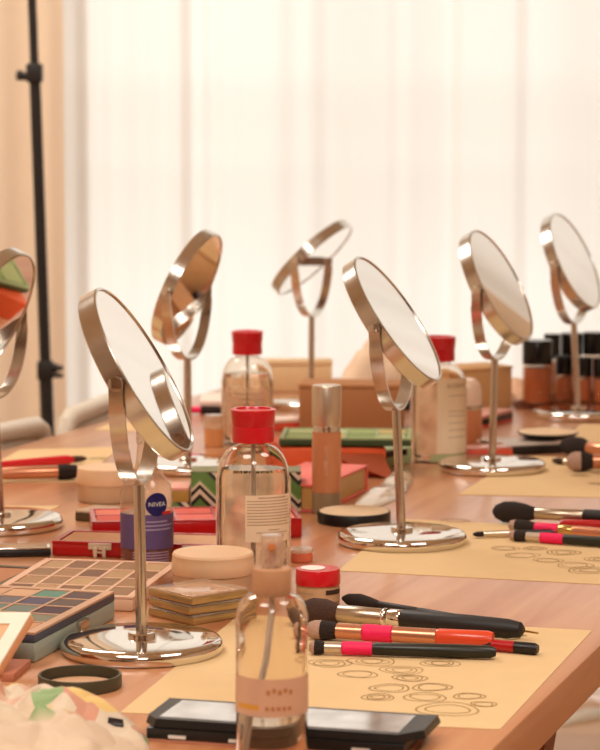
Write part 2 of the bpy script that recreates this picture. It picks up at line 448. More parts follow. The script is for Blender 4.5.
# ------------------------------------------------------------------ papers with pencil swirls
def paper(corners, label, swirls=(), seed=0, z=.0006):
    c = [at(*p) for p in corners]
    ctr = sum((v for v in c), Vector()) / 4
    bm = new()
    lo = [bm.verts.new((v.x - ctr.x, v.y - ctr.y, .0001)) for v in c]
    hi = [bm.verts.new((v.x - ctr.x, v.y - ctr.y, z)) for v in c]
    bm.faces.new(hi); bm.faces.new(list(reversed(lo)))
    for k in range(4): bm.faces.new((lo[k], lo[(k + 1) % 4], hi[(k + 1) % 4], hi[k]))
    rnd = random.Random(seed)
    for (sx, sy, rw) in swirls:                      # pencil loops: centre pixel, half width in pixels
        q = at(sx, sy); rx = rw * scale_at(sy); rot = rnd.uniform(-.4, .4)
        for lp in range(rnd.choice((2, 3, 3))):
            f = 1 - .28 * lp; rr = rx * f; ry = rx * f * rnd.uniform(.75, 1.0)
            prev = None; first = None; n = 30; jit = rnd.uniform(0, 6)
            wd = rnd.uniform(.0005, .0009)
            for k in range(n):
                a = 2 * PI * k / n
                wob = 1 + .07 * math.sin(3 * a + jit)
                pts = []
                for e in (-wd, wd):
                    x = (rr * wob + e) * math.cos(a); y = (ry * wob + e) * math.sin(a)
                    pts.append(bm.verts.new((q.x - ctr.x + x * math.cos(rot) - y * math.sin(rot), q.y - ctr.y + x * math.sin(rot) + y * math.cos(rot), z + .0002)))
                if prev: bm.faces.new((prev[0], pts[0], pts[1], prev[1])).material_index = 1
                else: first = pts
                prev = pts
            bm.faces.new((prev[0], first[0], first[1], prev[1])).material_index = 1
    bmesh.ops.recalc_face_normals(bm, faces=bm.faces[:])
    o = link('sketch_sheet', bm, [PAPER, INK], smooth=False); o.location = ctr
    return tag(o, label, 'paper', 'kraft paper sheets on the table')
paper([(120, 713), (500, 730), (592, 631), (243, 612)], 'front kraft sheet with pencil swirls under the nearest row of brushes',
      [(358, 675, 20), (402, 671, 22), (410, 679, 18), (440, 664, 20), (390, 689, 20), (432, 688, 20), (425, 698, 21), (469, 697, 16), (484, 705, 13), (448, 710, 31), (378, 698, 16), (330, 664, 22), (372, 662, 24), (512, 639, 9), (520, 636, 6)], 1)
paper([(338, 571), (625, 586), (650, 532), (400, 519)], 'kraft sheet with swirls under the base of the left-leaning mirror',
      [(522, 556, 18), (505, 549, 14), (563, 553, 17), (548, 561, 15), (575, 566, 18), (600, 560, 15), (590, 571, 22), (455, 521, 14), (535, 549, 12)], 2)
paper([(458, 495), (655, 499), (660, 462), (520, 456)], 'kraft sheet under the small brushes and third mirror base',
      [(597, 484, 9), (580, 476, 9), (600, 474, 8)], 3)
paper([(560, 441), (660, 447), (660, 428), (582, 424)], 'far right plain kraft sheet in front of the last mirror base', (), 4)
paper([(-40, 484), (78, 482), (122, 447), (20, 450)], 'kraft sheet under the red brush at far left', [(98, 459, 10)], 5)
paper([(-50, 519), (34, 518), (60, 506), (-20, 506)], 'small kraft sheet behind the base of the cut-off left mirror', (), 6)
paper([(94, 430), (150, 432), (180, 420), (112, 423)], 'small pale kraft sheet at the far left table edge', (), 7)

# ------------------------------------------------------------------ brushes
def brush(p0, p1, label, segs, rz_flat=1.0, group=None, z=0, r_rest=None):
    """segs: (part name, material, [(fraction along, radius mm)]), tip at p0"""
    rmax = max(r for s in segs for _, r in s[2]) / 1000
    rr = (r_rest / 1000) if r_rest else rmax
    a, b = at(*p0, z + rr), at(*p1, z + rr); d = b - a; L = d.length
    t = thing('makeup_brush', label, 'brush', (a.x, a.y, TOP + z + .0008), math.atan2(d.y, d.x), group)
    for nm, m, prof in segs:
        link(nm, lathe(new(), [(r / 1000, f * L) for f, r in prof], 24, 'x', 0, 0, rr), m, t)
    return t
def cyl(f0, f1, r0, r1): return [(f0, r0 - .6), (f0 + .004, r0), (f1 - .004, r1), (f1, r1 - .6)]
G1 = 'make-up brushes on the front kraft sheet'
brush((304, 611), (524, 631), 'large black-handled brush with wide champagne ferrule, biggest on the front sheet',
      [('bristles', BRISTLEB, [(-.02, 5), (0, 9), (.04, 12.5), (.1, 12.5), (.165, 8.6)]), ('ferrule', CHAMP, cyl(.16, .37, 8.4, 8.2)),
       ('ferrule_ring', CHROME, cyl(.37, .385, 9, 9)), ('ferrule_ring', CHROME, cyl(.395, .455, 8.6, 8.8)), ('handle', BLACKM, [(.45, 8), (.46, 9), (.75, 9.6), (.93, 9), (.985, 7), (1, 3)])], group=G1)
brush((343, 599), (538, 634), 'thin black brush with fluffy tip lying behind the champagne ferrule brush',
      [('bristles', BRISTLE, [(0, 2), (.03, 5.5), (.09, 7.4), (.14, 6), (.2, 3.5)]), ('ferrule', BLACKM, cyl(.19, .4, 3.6, 4)), ('handle', BLACKM, [(.4, 3.4), (.41, 4.2), (.7, 4.6), (.9, 2.6), (.91, 1.6)]), ('handle_tip', GOLD, [(.91, 1.5), (1, 1.0)])], group=G1)
brush((309, 630), (493, 641), 'copper brush with pink band and orange-red handle end on the front sheet',
      [('bristles', BRISTLEL, [(-.01, 4), (0, 6.5), (.03, 8.6), (.07, 9)]), ('bristle_root', BRISTLE, [(.07, 9), (.11, 8.6), (.155, 7.2)]), ('ferrule', COPPER, cyl(.15, .30, 7, 7.2)),
       ('band', PINKBAND, cyl(.30, .46, 7.8, 7.8)), ('collar', COPPER, cyl(.46, .70, 7.2, 7.2)), ('handle', ORANGERED, [(.70, 7), (.71, 7.6), (.97, 8.2), (1, 7.0)])], group=G1)
brush((311, 648), (496, 653), 'front-most brush with silver ferrule, pink band and dark green-black handle',
      [('bristles', BRISTLEL, [(-.01, 3), (0, 5), (.02, 6.6)]), ('bristle_root', BRISTLE, [(.02, 6.6), (.06, 6.0), (.075, 5)]), ('ferrule', SILVER, cyl(.065, .17, 5, 5.2)),
       ('band', PINKBAND, cyl(.17, .335, 6, 6)), ('handle', mat('green_black_lacquer', (34, 34, 24), .35), [(.335, 5), (.345, 5.6), (.8, 6.2), (.97, 5.6), (1, 3.6)])], group=G1)
brush((430, 640), (538, 650), 'black handle with a dark red band poking out behind the copper brush',
      [('handle', BLACK, cyl(0, .58, 4.6, 5.0)), ('band', DEEPRED, cyl(.58, .79, 5.2, 5.4)), ('handle_end', BLACK, [(.79, 5.2), (.97, 5.4), (1, 3.8)])], group=G1)
G2 = 'make-up brushes on the second kraft sheet'
brush((494, 512), (700, 522), 'big fluffy black powder brush on the second kraft sheet at right',
      [('bristles', BRISTLE, [(-.005, 3), (.01, 8), (.05, 12.5), (.10, 13), (.15, 11), (.205, 7)]), ('ferrule', CHAMP, cyl(.2, .44, 7, 7.4)), ('handle', BLACKM, [(.44, 7), (.45, 7.8), (.8, 8), (1, 5)])], group=G2)
brush((473, 535), (650, 531), 'small silver brush with tiny dark tip beside the left-leaning mirror base',
      [('bristles', BRISTLE, [(0, 1.2), (.02, 3), (.05, 3.2), (.06, 3)]), ('ferrule', SILVER, cyl(.055, .25, 3.4, 4)), ('handle', BLACK, [(.25, 3.6), (.6, 4.4), (1, 2)])], group=G2)
brush((511, 526), (700, 543), 'pink-banded brush with orange handle and gold ring on the second sheet',
      [('bristles', BRISTLEL, [(-.01, 3), (0, 6), (.03, 7.6)]), ('bristle_root', BRISTLE, [(.03, 7.6), (.08, 7.6), (.14, 5.6)]), ('band', PINKBAND, cyl(.135, .26, 6.4, 6.4)), ('ferrule_ring', GOLD, cyl(.26, .34, 6, 6)), ('handle', COPPER, [(.34, 5.6), (.36, 6.2), (.8, 6.4), (1, 4)])], group=G2)
brush((511, 536), (690, 549), 'pink-banded brush with silver ferrule and dark handle, front of the right brushes',
      [('bristles', BRISTLEL, [(-.01, 3), (0, 5), (.025, 6.4)]), ('bristle_root', BRISTLE, [(.025, 6.4), (.07, 6.0), (.09, 5)]), ('ferrule', SILVER, cyl(.085, .17, 5, 5.2)), ('band', PINKBAND, cyl(.17, .30, 6, 6)), ('handle', mat('green_black_lacquer', (34, 34, 24), .35), [(.30, 5), (.31, 5.6), (.8, 6), (1, 3)])], group=G2)
brush((560, 524), (720, 529), 'dark red brush handle lying behind the pink-banded brushes',
      [('handle', DEEPRED, [(0, 3), (.02, 5.2), (.8, 5.6), (1, 3)])], group=G2)
G3 = 'make-up brushes on the third kraft sheet'
brush((563, 446), (700, 460), 'round black kabuki brush with orange handle on the third sheet',
      [('bristles', BRISTLE, [(-.01, 6), (.02, 11), (.08, 14.5), (.14, 14), (.19, 9)]), ('ferrule', COPPER, cyl(.185, .4, 9, 9)), ('handle', COPPER, [(.4, 8.5), (.8, 9), (1, 5)])], group=G3)
brush((568, 462), (690, 462), 'grey-tipped round brush with orange handle at the right frame edge',
      [('bristles', BRISTLEL, [(-.01, 6), (.02, 11), (.06, 13.2), (.10, 13.6)]), ('bristle_root', BRISTLE, [(.10, 13.6), (.15, 12.6), (.2, 10)]), ('ferrule', COPPER, cyl(.195, .4, 10, 10)), ('handle', COPPER, [(.4, 9.5), (.8, 9), (1, 5)])], group=G3)
brush((553, 461), (640, 470), 'tiny brush with brown tip beside the grey-tipped brush',
      [('bristles', BRISTLEB, [(0, 2.5), (.06, 4.6), (.13, 4)]), ('ferrule', SILVER, cyl(.12, .4, 4, 4)), ('handle', COPPER, [(.4, 3.6), (1, 2)])], group=G3)
G4 = 'make-up brushes on the far left kraft sheet'
brush((86, 459), (-60, 470), 'bright red-handled brush with dark tip on the far left sheet',
      [('bristles', BRISTLEB, [(0, 2), (.03, 4.2), (.08, 5), (.1, 4.6)]), ('ferrule', RED, [(.09, 4.6), (.14, 7), (.4, 6)]), ('handle', RED, [(.4, 6), (1, 3)])], group=G4)
brush((77, 472), (-60, 476), 'orange metallic brush with thick black bristles in front of the red brush',
      [('bristles', BRISTLE, [(-.005, 6), (.01, 9), (.08, 10.5), (.14, 10)]), ('ferrule', COPPER, [(.135, 8.6), (.14, 9), (.5, 8.6)]), ('handle', COPPER, [(.5, 8.4), (1, 6)])], group=G4)
brush((224, 411), (150, 409), 'magenta brush with dark tip behind the second mirror at left',
      [('bristles', BRISTLE, [(0, 4), (.05, 7), (.3, 7)]), ('handle', PINKBAND, [(.29, 5.5), (.6, 5.5), (1, 4)])], group=None)

# ------------------------------------------------------------------ bottles
def cap_prof(r, h0, h1, b=.0015): return [(r * .98, h0), (r, h0 + .001), (r, h1 - b), (r - b, h1), (0, h1)]
def red_bottle(px, py, w, top_px, label, rzdeg=0, scl=1.0, labels=None, front=None):
    p = at(px, py); R = w / 2 * scale_at(py)
    Ht = (py - top_px) * scale_at(py) / math.cos(math.radians(10))
    t = thing('pump_bottle', label, 'bottle', p, math.radians(rzdeg), 'clear bottles with red pump caps')
    sy = .72; hs = Ht - .0325; hb = hs - .042
    outer = [(0, .0), (R - .006, .0), (R - .002, .0012), (R, .005), (R, hb)]
    outer += [(R - (R - .0165) * (1 - math.cos(PI / 2 * k / 9)), hb + (hs - hb - .006) * math.sin(PI / 2 * k / 9)) for k in range(1, 10)]
    outer += [(.0155, hs)]
    inner = [(max(r - .0011, 0), max(h - (.0004 if h > hb else 0), .0014)) for r, h in reversed(outer)]
    body = link('bottle_body', lathe(new(), outer + inner, 64, sy=sy, cap=False), PET, t)
    lh = hb + .012
    link('liquid', lathe(new(), [(0, .003), (R - .0075, .003), (R - .0032, .007), (R - .0018, hb), (R - .0045, lh), (0, lh)], 64, sy=sy), LIQUID, t)
    bm = new(); patch(bm, R, 95, 265, .006, hb + .002, off=.0014, sy=sy, n=60); link('rear_label', bm, HAZY, t)
    link('dip_tube', lathe(new(), [(.0022, .012), (.0022, hs)], 12), mat('dip_tube_plastic', (240, 230, 216), .4), t)
    rc = .0218
    cp = lathe(new(), [(rc, hs - .002), (rc + .0003, hs), (rc, hs + .0145), (rc - .0003, hs + .0148), (rc - .0003, hs + .0151), (rc + .0004, hs + .016), (rc + .0014, Ht - .003), (rc + .002, Ht - .001), (rc - .0005, Ht), (rc - .003, Ht), (rc - .004, Ht - .002), (0, Ht - .002)], 48)
    link('pump_cap', cp, RED, t)
    return t, R, sy, hs, hb
t, R, sy, hs, hb = red_bottle(253.5, 574, 73, 409, 'large clear bottle with red pump cap, back label facing out, in the centre')
bm = new(); patch(bm, R, -12, 76, .038, .087, sy=sy)
rnd = random.Random(3)
for k in range(9):
    patch(bm, R, -9, 74 - rnd.uniform(0, 10), .0805 - k * .0031, .0813 - k * .0031, .0008, 1, sy=sy)
patch(bm, R, 8, 60, .0838, .0848, .0008, 1, sy=sy)
patch(bm, R, 25, 45, .0505, .0512, .0008, 1, sy=sy); patch(bm, R, 5, 65, .0475, .0482, .0008, 1, sy=sy)
for k in range(13):
    a = 14 + k * 3.4; patch(bm, R, a, a + rnd.choice((1.2, 2.2)), .0425, .0462, .0008, 1, n=2, sy=sy)
link('back_label', bm, [LABEL, TEXT], t)
bm = new(); patch(bm, R, 10, 70, .012, .03, sy=sy)
for k in range(8): patch(bm, R, 13 + k * 3, 14.6 + k * 3, .013, .022, .0008, 1, n=2, sy=sy)
for k in range(3): patch(bm, R, 13, 36, .0245 + k * .0016, .0252 + k * .0016, .0008, 1, sy=sy)
link('lower_label', bm, [clear('hazy_label', (246, 226, 200), haze=.35), TEXT], t)
t, R, sy, hs, hb = red_bottle(247.5, 443, 51, 331.5, 'clear bottle with red pump cap farthest back, above the other red cap')
bm = new(); patch(bm, R, -70, 70, .03, .085, sy=sy)
for k in range(5): patch(bm, R, -50, 50, .075 - k * .008, .0762 - k * .008, .0008, 1, sy=sy)
link('front_label', bm, [clear('hazy_label', (246, 226, 200), haze=.35), TEXT], t)
t, R, sy, hs, hb = red_bottle(438.5, 461, 55, 337, 'clear bottle with red cap and tall cream label, right of the left-leaning mirror')
bm = new(); patch(bm, R, -6, 80, .0135, .118, sy=sy)
for h in (.094, .072, .066, .056, .046, .036):
    patch(bm, R, 18, 66, h, h + .0009, .0008, 1, sy=sy)
link('front_label', bm, [LABEL, TEXT], t)
bm = new(); patch(bm, R, -20, 80, .002, .013, sy=sy); link('label_foot', bm, mat('sage_label', (172, 178, 128), .6), t)
wrap_text('label_lettering', 'BIODERMA', .0085, R, 38, .108, TEXT, t, sy=sy, sx=.75)

# make-up remover bottle with navy logo and purple label
p = at(147, 562); R = 26.5 * scale_at(562)
t = thing('remover_bottle', 'clear make-up remover bottle with navy round logo and purple lower label', 'bottle', p, math.radians(12))
link('bottle_body', lathe(new(), [(0, 0), (R - .004, 0), (R - .001, .0012), (R, .004), (R, .07), (R * .985, .076), (R * .9, .084), (R * .72, .092), (R * .5, .1), (R * .4, .108), (R * .34, .128), (R * .33, .131)], 56), clear('milky_plastic', (244, 234, 222), haze=.2, hazecol=(240, 224, 204), backlit=True), t)
link('liquid', lathe(new(), [(0, .003), (R - .004, .003), (R - .002, .006), (R - .002, .054), (0, .054)], 48), mat('lilac_liquid', (214, 184, 190), .05, trans=.85, ior=1.3, var=0), t)
bm = new(); patch(bm, R, -89, 89, .018, .0555, n=24); PURP = mat('purple_label', (102, 82, 128), .5, var=.12, vscale=40); LIL = mat('lilac_print', (178, 158, 190), .6)
for k, (a0, a1) in enumerate(((-10, 40), (-30, 58), (-24, 52))): patch(bm, R, a0, a1, .047 - k * .0042, .0486 - k * .0042, .0008, 1)
link('wrap_label', bm, [PURP, LIL], t)
bm = new()
for k in range(4): patch(bm, R, -40, 45, .005 + k * .003, .0062 + k * .003, .0008, 0)
link('small_print', bm, LIL, t)
bm = new(); patch(bm, R, 26, 54, .0552, .0585, .0012); link('red_tab', bm, RED, t)
NAVY = mat('navy_logo', (30, 28, 92), .4)
bm = new(); cx_, cz, rr_ = 0, .0665, .0125; cv = bm.verts.new((0, 0, 0)); ring = []
for k in range(36):
    a = 2 * PI * k / 36; aa = math.radians(14) + rr_ * math.cos(a) / R
    ring.append(bm.verts.new(((R + .0008) * math.sin(aa), -(R + .0008) * math.cos(aa), cz + rr_ * math.sin(a))))
aa = math.radians(14); cv.co = ((R + .0008) * math.sin(aa), -(R + .0008) * math.cos(aa), cz)
for k in range(36): bm.faces.new((cv, ring[k], ring[(k + 1) % 36]))
lg = link('logo_disc', bm, NAVY, t)
wrap_text('logo_lettering', 'NIVEA', .0068, R, 14, cz, WHITE, lg, off=.0014)
link('cap', lathe(new(), cap_prof(R * .38, .129, .143)), clear('milky_cap', (236, 226, 214), haze=.35), t)

# front spray bottle
p = at(272, 774); R = 36 * scale_at(774)
t = thing('spray_bottle', 'small clear spray bottle with peach collar and peach band, nearest object in front', 'bottle', p, 0)
hb, hn = .1105, .1335
def shoulder(R, r0, h0, h1, p=2.4, n=10): return [(r0 + (R - r0) * max(0, 1 - (k / n) ** p) ** (1 / p), h0 + (h1 - h0) * k / n) for k in range(1, n + 1)]
out = [(0, 0), (R - .004, 0), (R - .001, .001), (R, .004), (R, hb)] + shoulder(R, .0115, hb, hn) + [(.0112, hn + .002)]
link('bottle_body', lathe(new(), out + [(max(r - .0011, 0), max(h - (.0004 if h > hb else 0), .0014)) for r, h in reversed(out)], 64, cap=False), PET, t)
link('liquid', lathe(new(), [(0, .003), (R - .004, .003), (R - .0016, .006), (R - .0016, .047), (0, .047)], 56), LIQUID, t)
bm = new(); patch(bm, R, -89, 89, .048, .0755, n=30)
PGOLD = mat('gold_print', (226, 164, 70), .5); PTAN = mat('tan_print', (196, 132, 84), .6)
for k in range(5): patch(bm, R, -8 + k * 9, -2 + k * 9, .064 + (k % 2) * .0015, .0675 + (k % 2) * .0012, .0006, 2, n=4)
patch(bm, R, -65, -20, .0525, .0565, .0006, 1)
for k in range(5): patch(bm, R, -10 + k * 9, -4 + k * 9, .0525, .0555, .0006, 2, n=4)
link('printed_band', bm, [mat('peach_band', (222, 178, 148), .45, trans=.15), PGOLD, PTAN], t)
link('dip_tube', tube(new(), [(-.017, -.004, .012), (-.012, -.002, .05), (-.004, 0, .085), (0, 0, .12), (0, 0, .14)], .0024), mat('dip_tube_plastic', (240, 230, 216), .4), t)
link('collar', lathe(new(), [(.0138, .132), (.0140, .133), (.0140, .150), (.0132, .1515), (.006, .1515)], 40), PEACH, t)
noz = link('nozzle', lathe(new(), [(.0075, .1515), (.0080, .153), (.0080, .174), (.0072, .1755), (0, .1755)], 32, sy=.8), clear('nozzle_plastic', (244, 226, 206), haze=.3), t)
link('spray_hole', lathe(new(), [(0, 0), (.0024, 0), (.0022, .0018), (0, .002)], 16, 'y', 0, -.0084, .168), mat('orange_insert', (222, 130, 70), .4), noz)
link('nozzle_core', lathe(new(), [(.0035, .152), (.0035, .170), (0, .171)], 16), PEACH, noz)

# silver-capped foundation tube
p = at(326.5, 513); R = 14.6 * scale_at(513)
t = thing('foundation_tube', 'tall tube with satin silver cap and tan lower half, behind the black compact', 'bottle', p, math.radians(-6))
link('foot', lathe(new(), [(0, 0), (R * .96, 0), (R, .001), (R, .026), (0, .026)]), mat('frosted_foot', (178, 152, 116), .3, trans=.3), t)
link('tube_body', lathe(new(), [(0, .0262), (R * .97, .0262), (R, .028), (R, .100), (0, .100)]), mat('tan_makeup_tube', (208, 138, 94), .28, coat=.4), t)
link('neck_ring', lathe(new(), [(0, .1002), (R * .93, .1002), (R * .93, .107), (0, .107)]), CHROME, t)
link('cap', lathe(new(), [(0, .1072), (R * .99, .1072), (R * 1.01, .1085), (R * 1.01, .154), (R * .96, .156), (0, .1565)]), SILVER, t)
wrap_text('side_lettering', 'FENTY BEAUTY', .0052, R, 2, .066, mat('pale_print', (236, 196, 170), .5), t, vertical=True)

# foundation bottles on the tray at far right
tr = thing('tray', 'brown clear round-cornered tray under the foundation bottles', 'tray', (0, 0, 0), 0)
c, rz, L = base_edge((517, 409), (640, 409), .17); tr.location = c; tr.rotation_euler = (0, 0, rz)
link('tray_base', bx(new(), -L / 2, L / 2, -.085, .085, .0005, .006, .0025), clear('amber_plastic', (200, 130, 80), haze=.45, hazecol=(150, 84, 44)), tr)
bm = new()
for a in ((-L / 2, L / 2, -.085, -.082), (-L / 2, L / 2, .082, .085), (-L / 2, -L / 2 + .003, -.082, .082), (L / 2 - .003, L / 2, -.082, .082)): bx(bm, *a, .006, .014)
link('tray_rim', bm, clear('amber_plastic'), tr)
def foundation(px, py, w, h, capf, colr, label, sq=True):
    z = .0066; p = at(px, py, z); R = w / 2 * scale_at(py)
    t = thing('foundation_bottle', label, 'bottle', p, math.radians(-4), 'foundation bottles with black caps')
    hc = h * (1 - capf)
    GL = clear('glass_wall', (244, 232, 220), ior=1.5, haze=.02)
    link('glass', lathe(new(), [(0, 0), (R * .95, 0), (R, .002), (R, hc - .004), (R * .93, hc), (0, hc)], 40), GL, t)
    link('foundation', lathe(new(), [(0, .006), (R * .86, .006), (R * .86, hc - .005), (0, hc - .005)], 36), colr, t)
    link('cap', lathe(new(), [(0, hc + .0004), (R * .99, hc + .0004), (R, hc + .002), (R, h - .002), (R * .96, h), (0, h)], 40), mat('glossy_black_cap', (15, 13, 12), .2), t)
    return t
FD = mat('deep_brown_foundation', (176, 94, 44), .4); FB = mat('brown_foundation', (190, 108, 62), .4); FL = mat('beige_foundation', (222, 164, 110), .4)
foundation(537, 405, 30, .108, .37, FD, 'wide deep brown foundation bottle, nearest and leftmost on the tray')
foundation(564, 402, 18, .078, .40, FB, 'short brown foundation bottle just right of the wide deep brown one')
foundation(583, 404, 18, .078, .40, FB, 'short brown foundation bottle behind the far right mirror stem')
foundation(602, 405, 18, .078, .40, FB, 'short brown foundation bottle cut off by the right frame edge')
foundation(551.5, 396, 16, .107, .4, FL, 'tall beige foundation bottle tucked behind the wide deep brown one')
foundation(571, 394.5, 22, .1065, .36, FD, 'tall foundation bottle standing behind the short ones, left of the mirror stem')
foundation(593.5, 394.5, 22, .108, .36, FD, 'tall foundation bottle standing behind the short ones, right of the mirror stem')

# ------------------------------------------------------------------ jars, lids, compacts
def jar(px, py, w, label, body_h, lid_h, bm_, lm, cat='jar', lidw=1.0, rzdeg=0, name='cosmetic_jar', z=0):
    p = at(px, py, z); R = w / 2 * scale_at(py)
    t = thing(name, label, cat, p, math.radians(rzdeg))
    link('jar_body', lathe(new(), [(0, 0), (R * .9, 0), (R * .96, .001), (R * .97, .004), (R * .97, body_h), (0, body_h)], 56), bm_, t)
    Rl = R * lidw
    link('lid', lathe(new(), [(0, body_h + .0004), (Rl * .99, body_h + .0004), (Rl, body_h + .0014), (Rl, body_h + lid_h * .55), (Rl * .985, body_h + lid_h * .62), (Rl * .985, body_h + lid_h - .002), (Rl * .95, body_h + lid_h), (0, body_h + lid_h)], 56), lm, t)
    return t, R
jar(213, 594, 83, 'wide frosted peach jar with ridged lid behind the gold-edged compacts', .022, .021, FROST, mat('peach_lid', (230, 190, 150), .5, sub=.2))
jar(108, 500, 62, 'frosted peach jar behind the red cases, left of the remover bottle', .021, .021, FROST, mat('peach_lid', (230, 190, 150), .5, sub=.2))
t, R = jar(318, 606, 45, 'little clear jar with red lid beside the spray bottle', .022, .0155, mat('amber_jar_glass', (206, 164, 124), .15, trans=.6, ior=1.3), RED)
bm = new(); patch(bm, R * .97, -80, 80, .007, .0205)
patch(bm, R * .97, 20, 74, .0145, .019, .0008, 1); patch(bm, R * .97, -60, -12, .015, .0165, .0008, 2)
link('jar_label', bm, [mat('tan_label', (196, 156, 116), .6), mat('dark_print', (60, 36, 26), .6), TEXT], t)
link('lid_sticker', lathe(new(), [(0, .0377), (R * .55, .0377), (R * .55, .0382), (0, .0382)], 32, ox=-.005), WHITE, t)
t, R = jar(300, 561, 27, 'tiny clear pot with orange balm behind the red-lidded jar', .010, .004, mat('orange_balm', (230, 120, 84), .4), clear('pot_lid', (250, 236, 224), haze=.4))
# lotion jar with chrome band behind the label bottle
p = at(464, 441); R = 18 * scale_at(441)
t = thing('lotion_jar', 'peach lotion jar with white dome and chrome band behind the label bottle', 'jar', p)
link('jar_body', lathe(new(), [(0, 0), (R * .95, 0), (R, .002), (R, .048), (0, .048)], 40), mat('peach_lotion', (216, 142, 98), .4), t)
link('band', lathe(new(), [(0, .0482), (R * .98, .0482), (R * .98, .055), (0, .055)], 40), STEEL, t)
link('dome', lathe(new(), [(0, .0552), (R * .96, .0552), (R * .96, .075), (R * .86, .086), (R * .6, .093), (0, .0955)], 40), mat('pinkish_white_dome', (236, 206, 184), .35), t)
# little orange clear jar by the back bottle
jar(214, 446, 20, 'small clear jar with orange cream beside the farthest red-capped bottle', .026, .020, mat('orange_cream', (226, 160, 104), .4), clear('cream_lid', (244, 220, 190), haze=.4))

# black round lid, upside down
p = at(80, 687); R = 42 * scale_at(686)
o = link('jar_lid', lathe(new(), [(0, .0), (R * .97, .0), (R, .0015), (R, .0105), (R * .985, .0115), (R * .94, .0115), (R * .93, .0105), (R * .93, .002), (0, .002)], 64), mat('olive_black_plastic', (70, 62, 42), .4), None)
o.location = p; link('liner', lathe(new(), [(0, .0021), (R * .84, .0021), (R * .84, .0026), (0, .0026)], 48), mat('peach_liner', (206, 158, 118), .5), o)
tag(o, 'round olive-black jar lid lying upside down in front of the nearest mirror base', 'lid')
# black compact with cream powder (middle)
p = at(354, 522); R = 37 * scale_at(523)
t = thing('powder_compact', 'round black compact with cream powder top beside the foundation tube', 'compact', p)
link('case', lathe(new(), [(0, 0), (R * .96, 0), (R, .0015), (R, .0125), (R * .985, .0135), (R * .95, .0135), (R * .95, .0125), (0, .0125)], 64), BLACK, t)
link('powder', lathe(new(), [(0, .0126), (R * .945, .0126), (R * .945, .0138), (R * .9, .0146), (0, .0148)], 64), mat('cream_powder', (226, 196, 158), .8), t)

# eyeshadow and colour palettes
rp = random.Random(12)
def palette(name, label, p0, p1, depth, h, case, cols, rows, pancols, z=0, edge=.006, band=None, latch=None, rise=.002, frame=None, cat='palette'):
    c, rz, L = base_edge(p0, p1, depth, z)
    t = thing(name, label, cat, (c.x, c.y, TOP + z + .0004), rz)
    hx, hy = L / 2, depth / 2
    if band:
        link('case', bx(new(), -hx, hx, -hy, hy, 0, h - band[0], .0015), case, t)
        link('upper_tray', bx(new(), -hx, hx, -hy, hy, h - band[0] + .0002, h - rise, .0012), band[1], t)
    else:
        link('case', bx(new(), -hx, hx, -hy, hy, 0, h - rise, .0015), case, t)
    if cols:
        cw, rd = (L - 2 * edge) / cols, (depth - 2 * edge) / rows; g = .0016
        bm = new()
        bx(bm, -hx, hx, -hy, -hy + edge, h - rise, h); bx(bm, -hx, hx, hy - edge, hy, h - rise, h)
        bx(bm, -hx, -hx + edge, -hy + edge, hy - edge, h - rise, h); bx(bm, hx - edge, hx, -hy + edge, hy - edge, h - rise, h)
        for i in range(1, cols): bx(bm, -hx + edge + i * cw - g, -hx + edge + i * cw + g, -hy + edge, hy - edge, h - rise, h)
        for j in range(1, rows): bx(bm, -hx + edge, hx - edge, -hy + edge + j * rd - g, -hy + edge + j * rd + g, h - rise, h - .0001)
        link('pan_grid', bm, frame or case, t, smooth=False)
        for i in range(cols):
            for j in range(rows):
                cc = pancols[(i * rows + j) % len(pancols)]
                x, y = -hx + edge + i * cw, -hy + edge + j * rd
                link('pan', bx(new(), x + g + .0003, x + cw - g - .0003, y + g + .0003, y + rd - g - .0003, h - rise + .0001, h - .0007), mat('pan_%d_%d_%d' % cc, cc, .7, var=.08), t, smooth=False)
    return t, L
PB = mat('pinkish_tray', (206, 160, 124), .45)
NAV = mat('slate_navy_card', (74, 76, 88), .5); GREYB = mat('blue_grey_card', (158, 166, 152), .55)
dk = [(86, 58, 54), (104, 76, 62), (74, 46, 52), (150, 140, 108), (110, 150, 128), (96, 84, 100), (120, 128, 116), (206, 150, 108), (226, 176, 132), (214, 160, 124), (198, 150, 120), (222, 170, 126)]
# columns run from near (0) to far along the box's right side
t, L = palette('eyeshadow_box', 'blue-grey eyeshadow box with slate upper tray and coloured pans at left', (35, 663), (115, 619), .20, .0265, GREYB, 5, 6,
        [(206, 150, 108), (214, 160, 124), (222, 170, 126), (214, 160, 124), (222, 170, 126), (206, 150, 108),
         (136, 132, 108), (128, 136, 116), (216, 170, 130), (222, 170, 126), (206, 150, 108), (214, 160, 124),
         (80, 52, 58), (122, 134, 122), (110, 128, 120), (226, 176, 132), (214, 160, 124), (222, 170, 126),
         (104, 84, 72), (92, 82, 104), (116, 108, 110), (214, 164, 126), (226, 176, 132), (206, 150, 108),
         (92, 68, 62), (100, 142, 122), (218, 172, 132), (210, 160, 122), (222, 170, 126), (214, 160, 124)],
        band=(.0095, NAV), edge=.009, frame=PB)
link('latch', bx(new(), .0, .022, -.1045, -.1, .009, .0165, .001), SILVER, t)
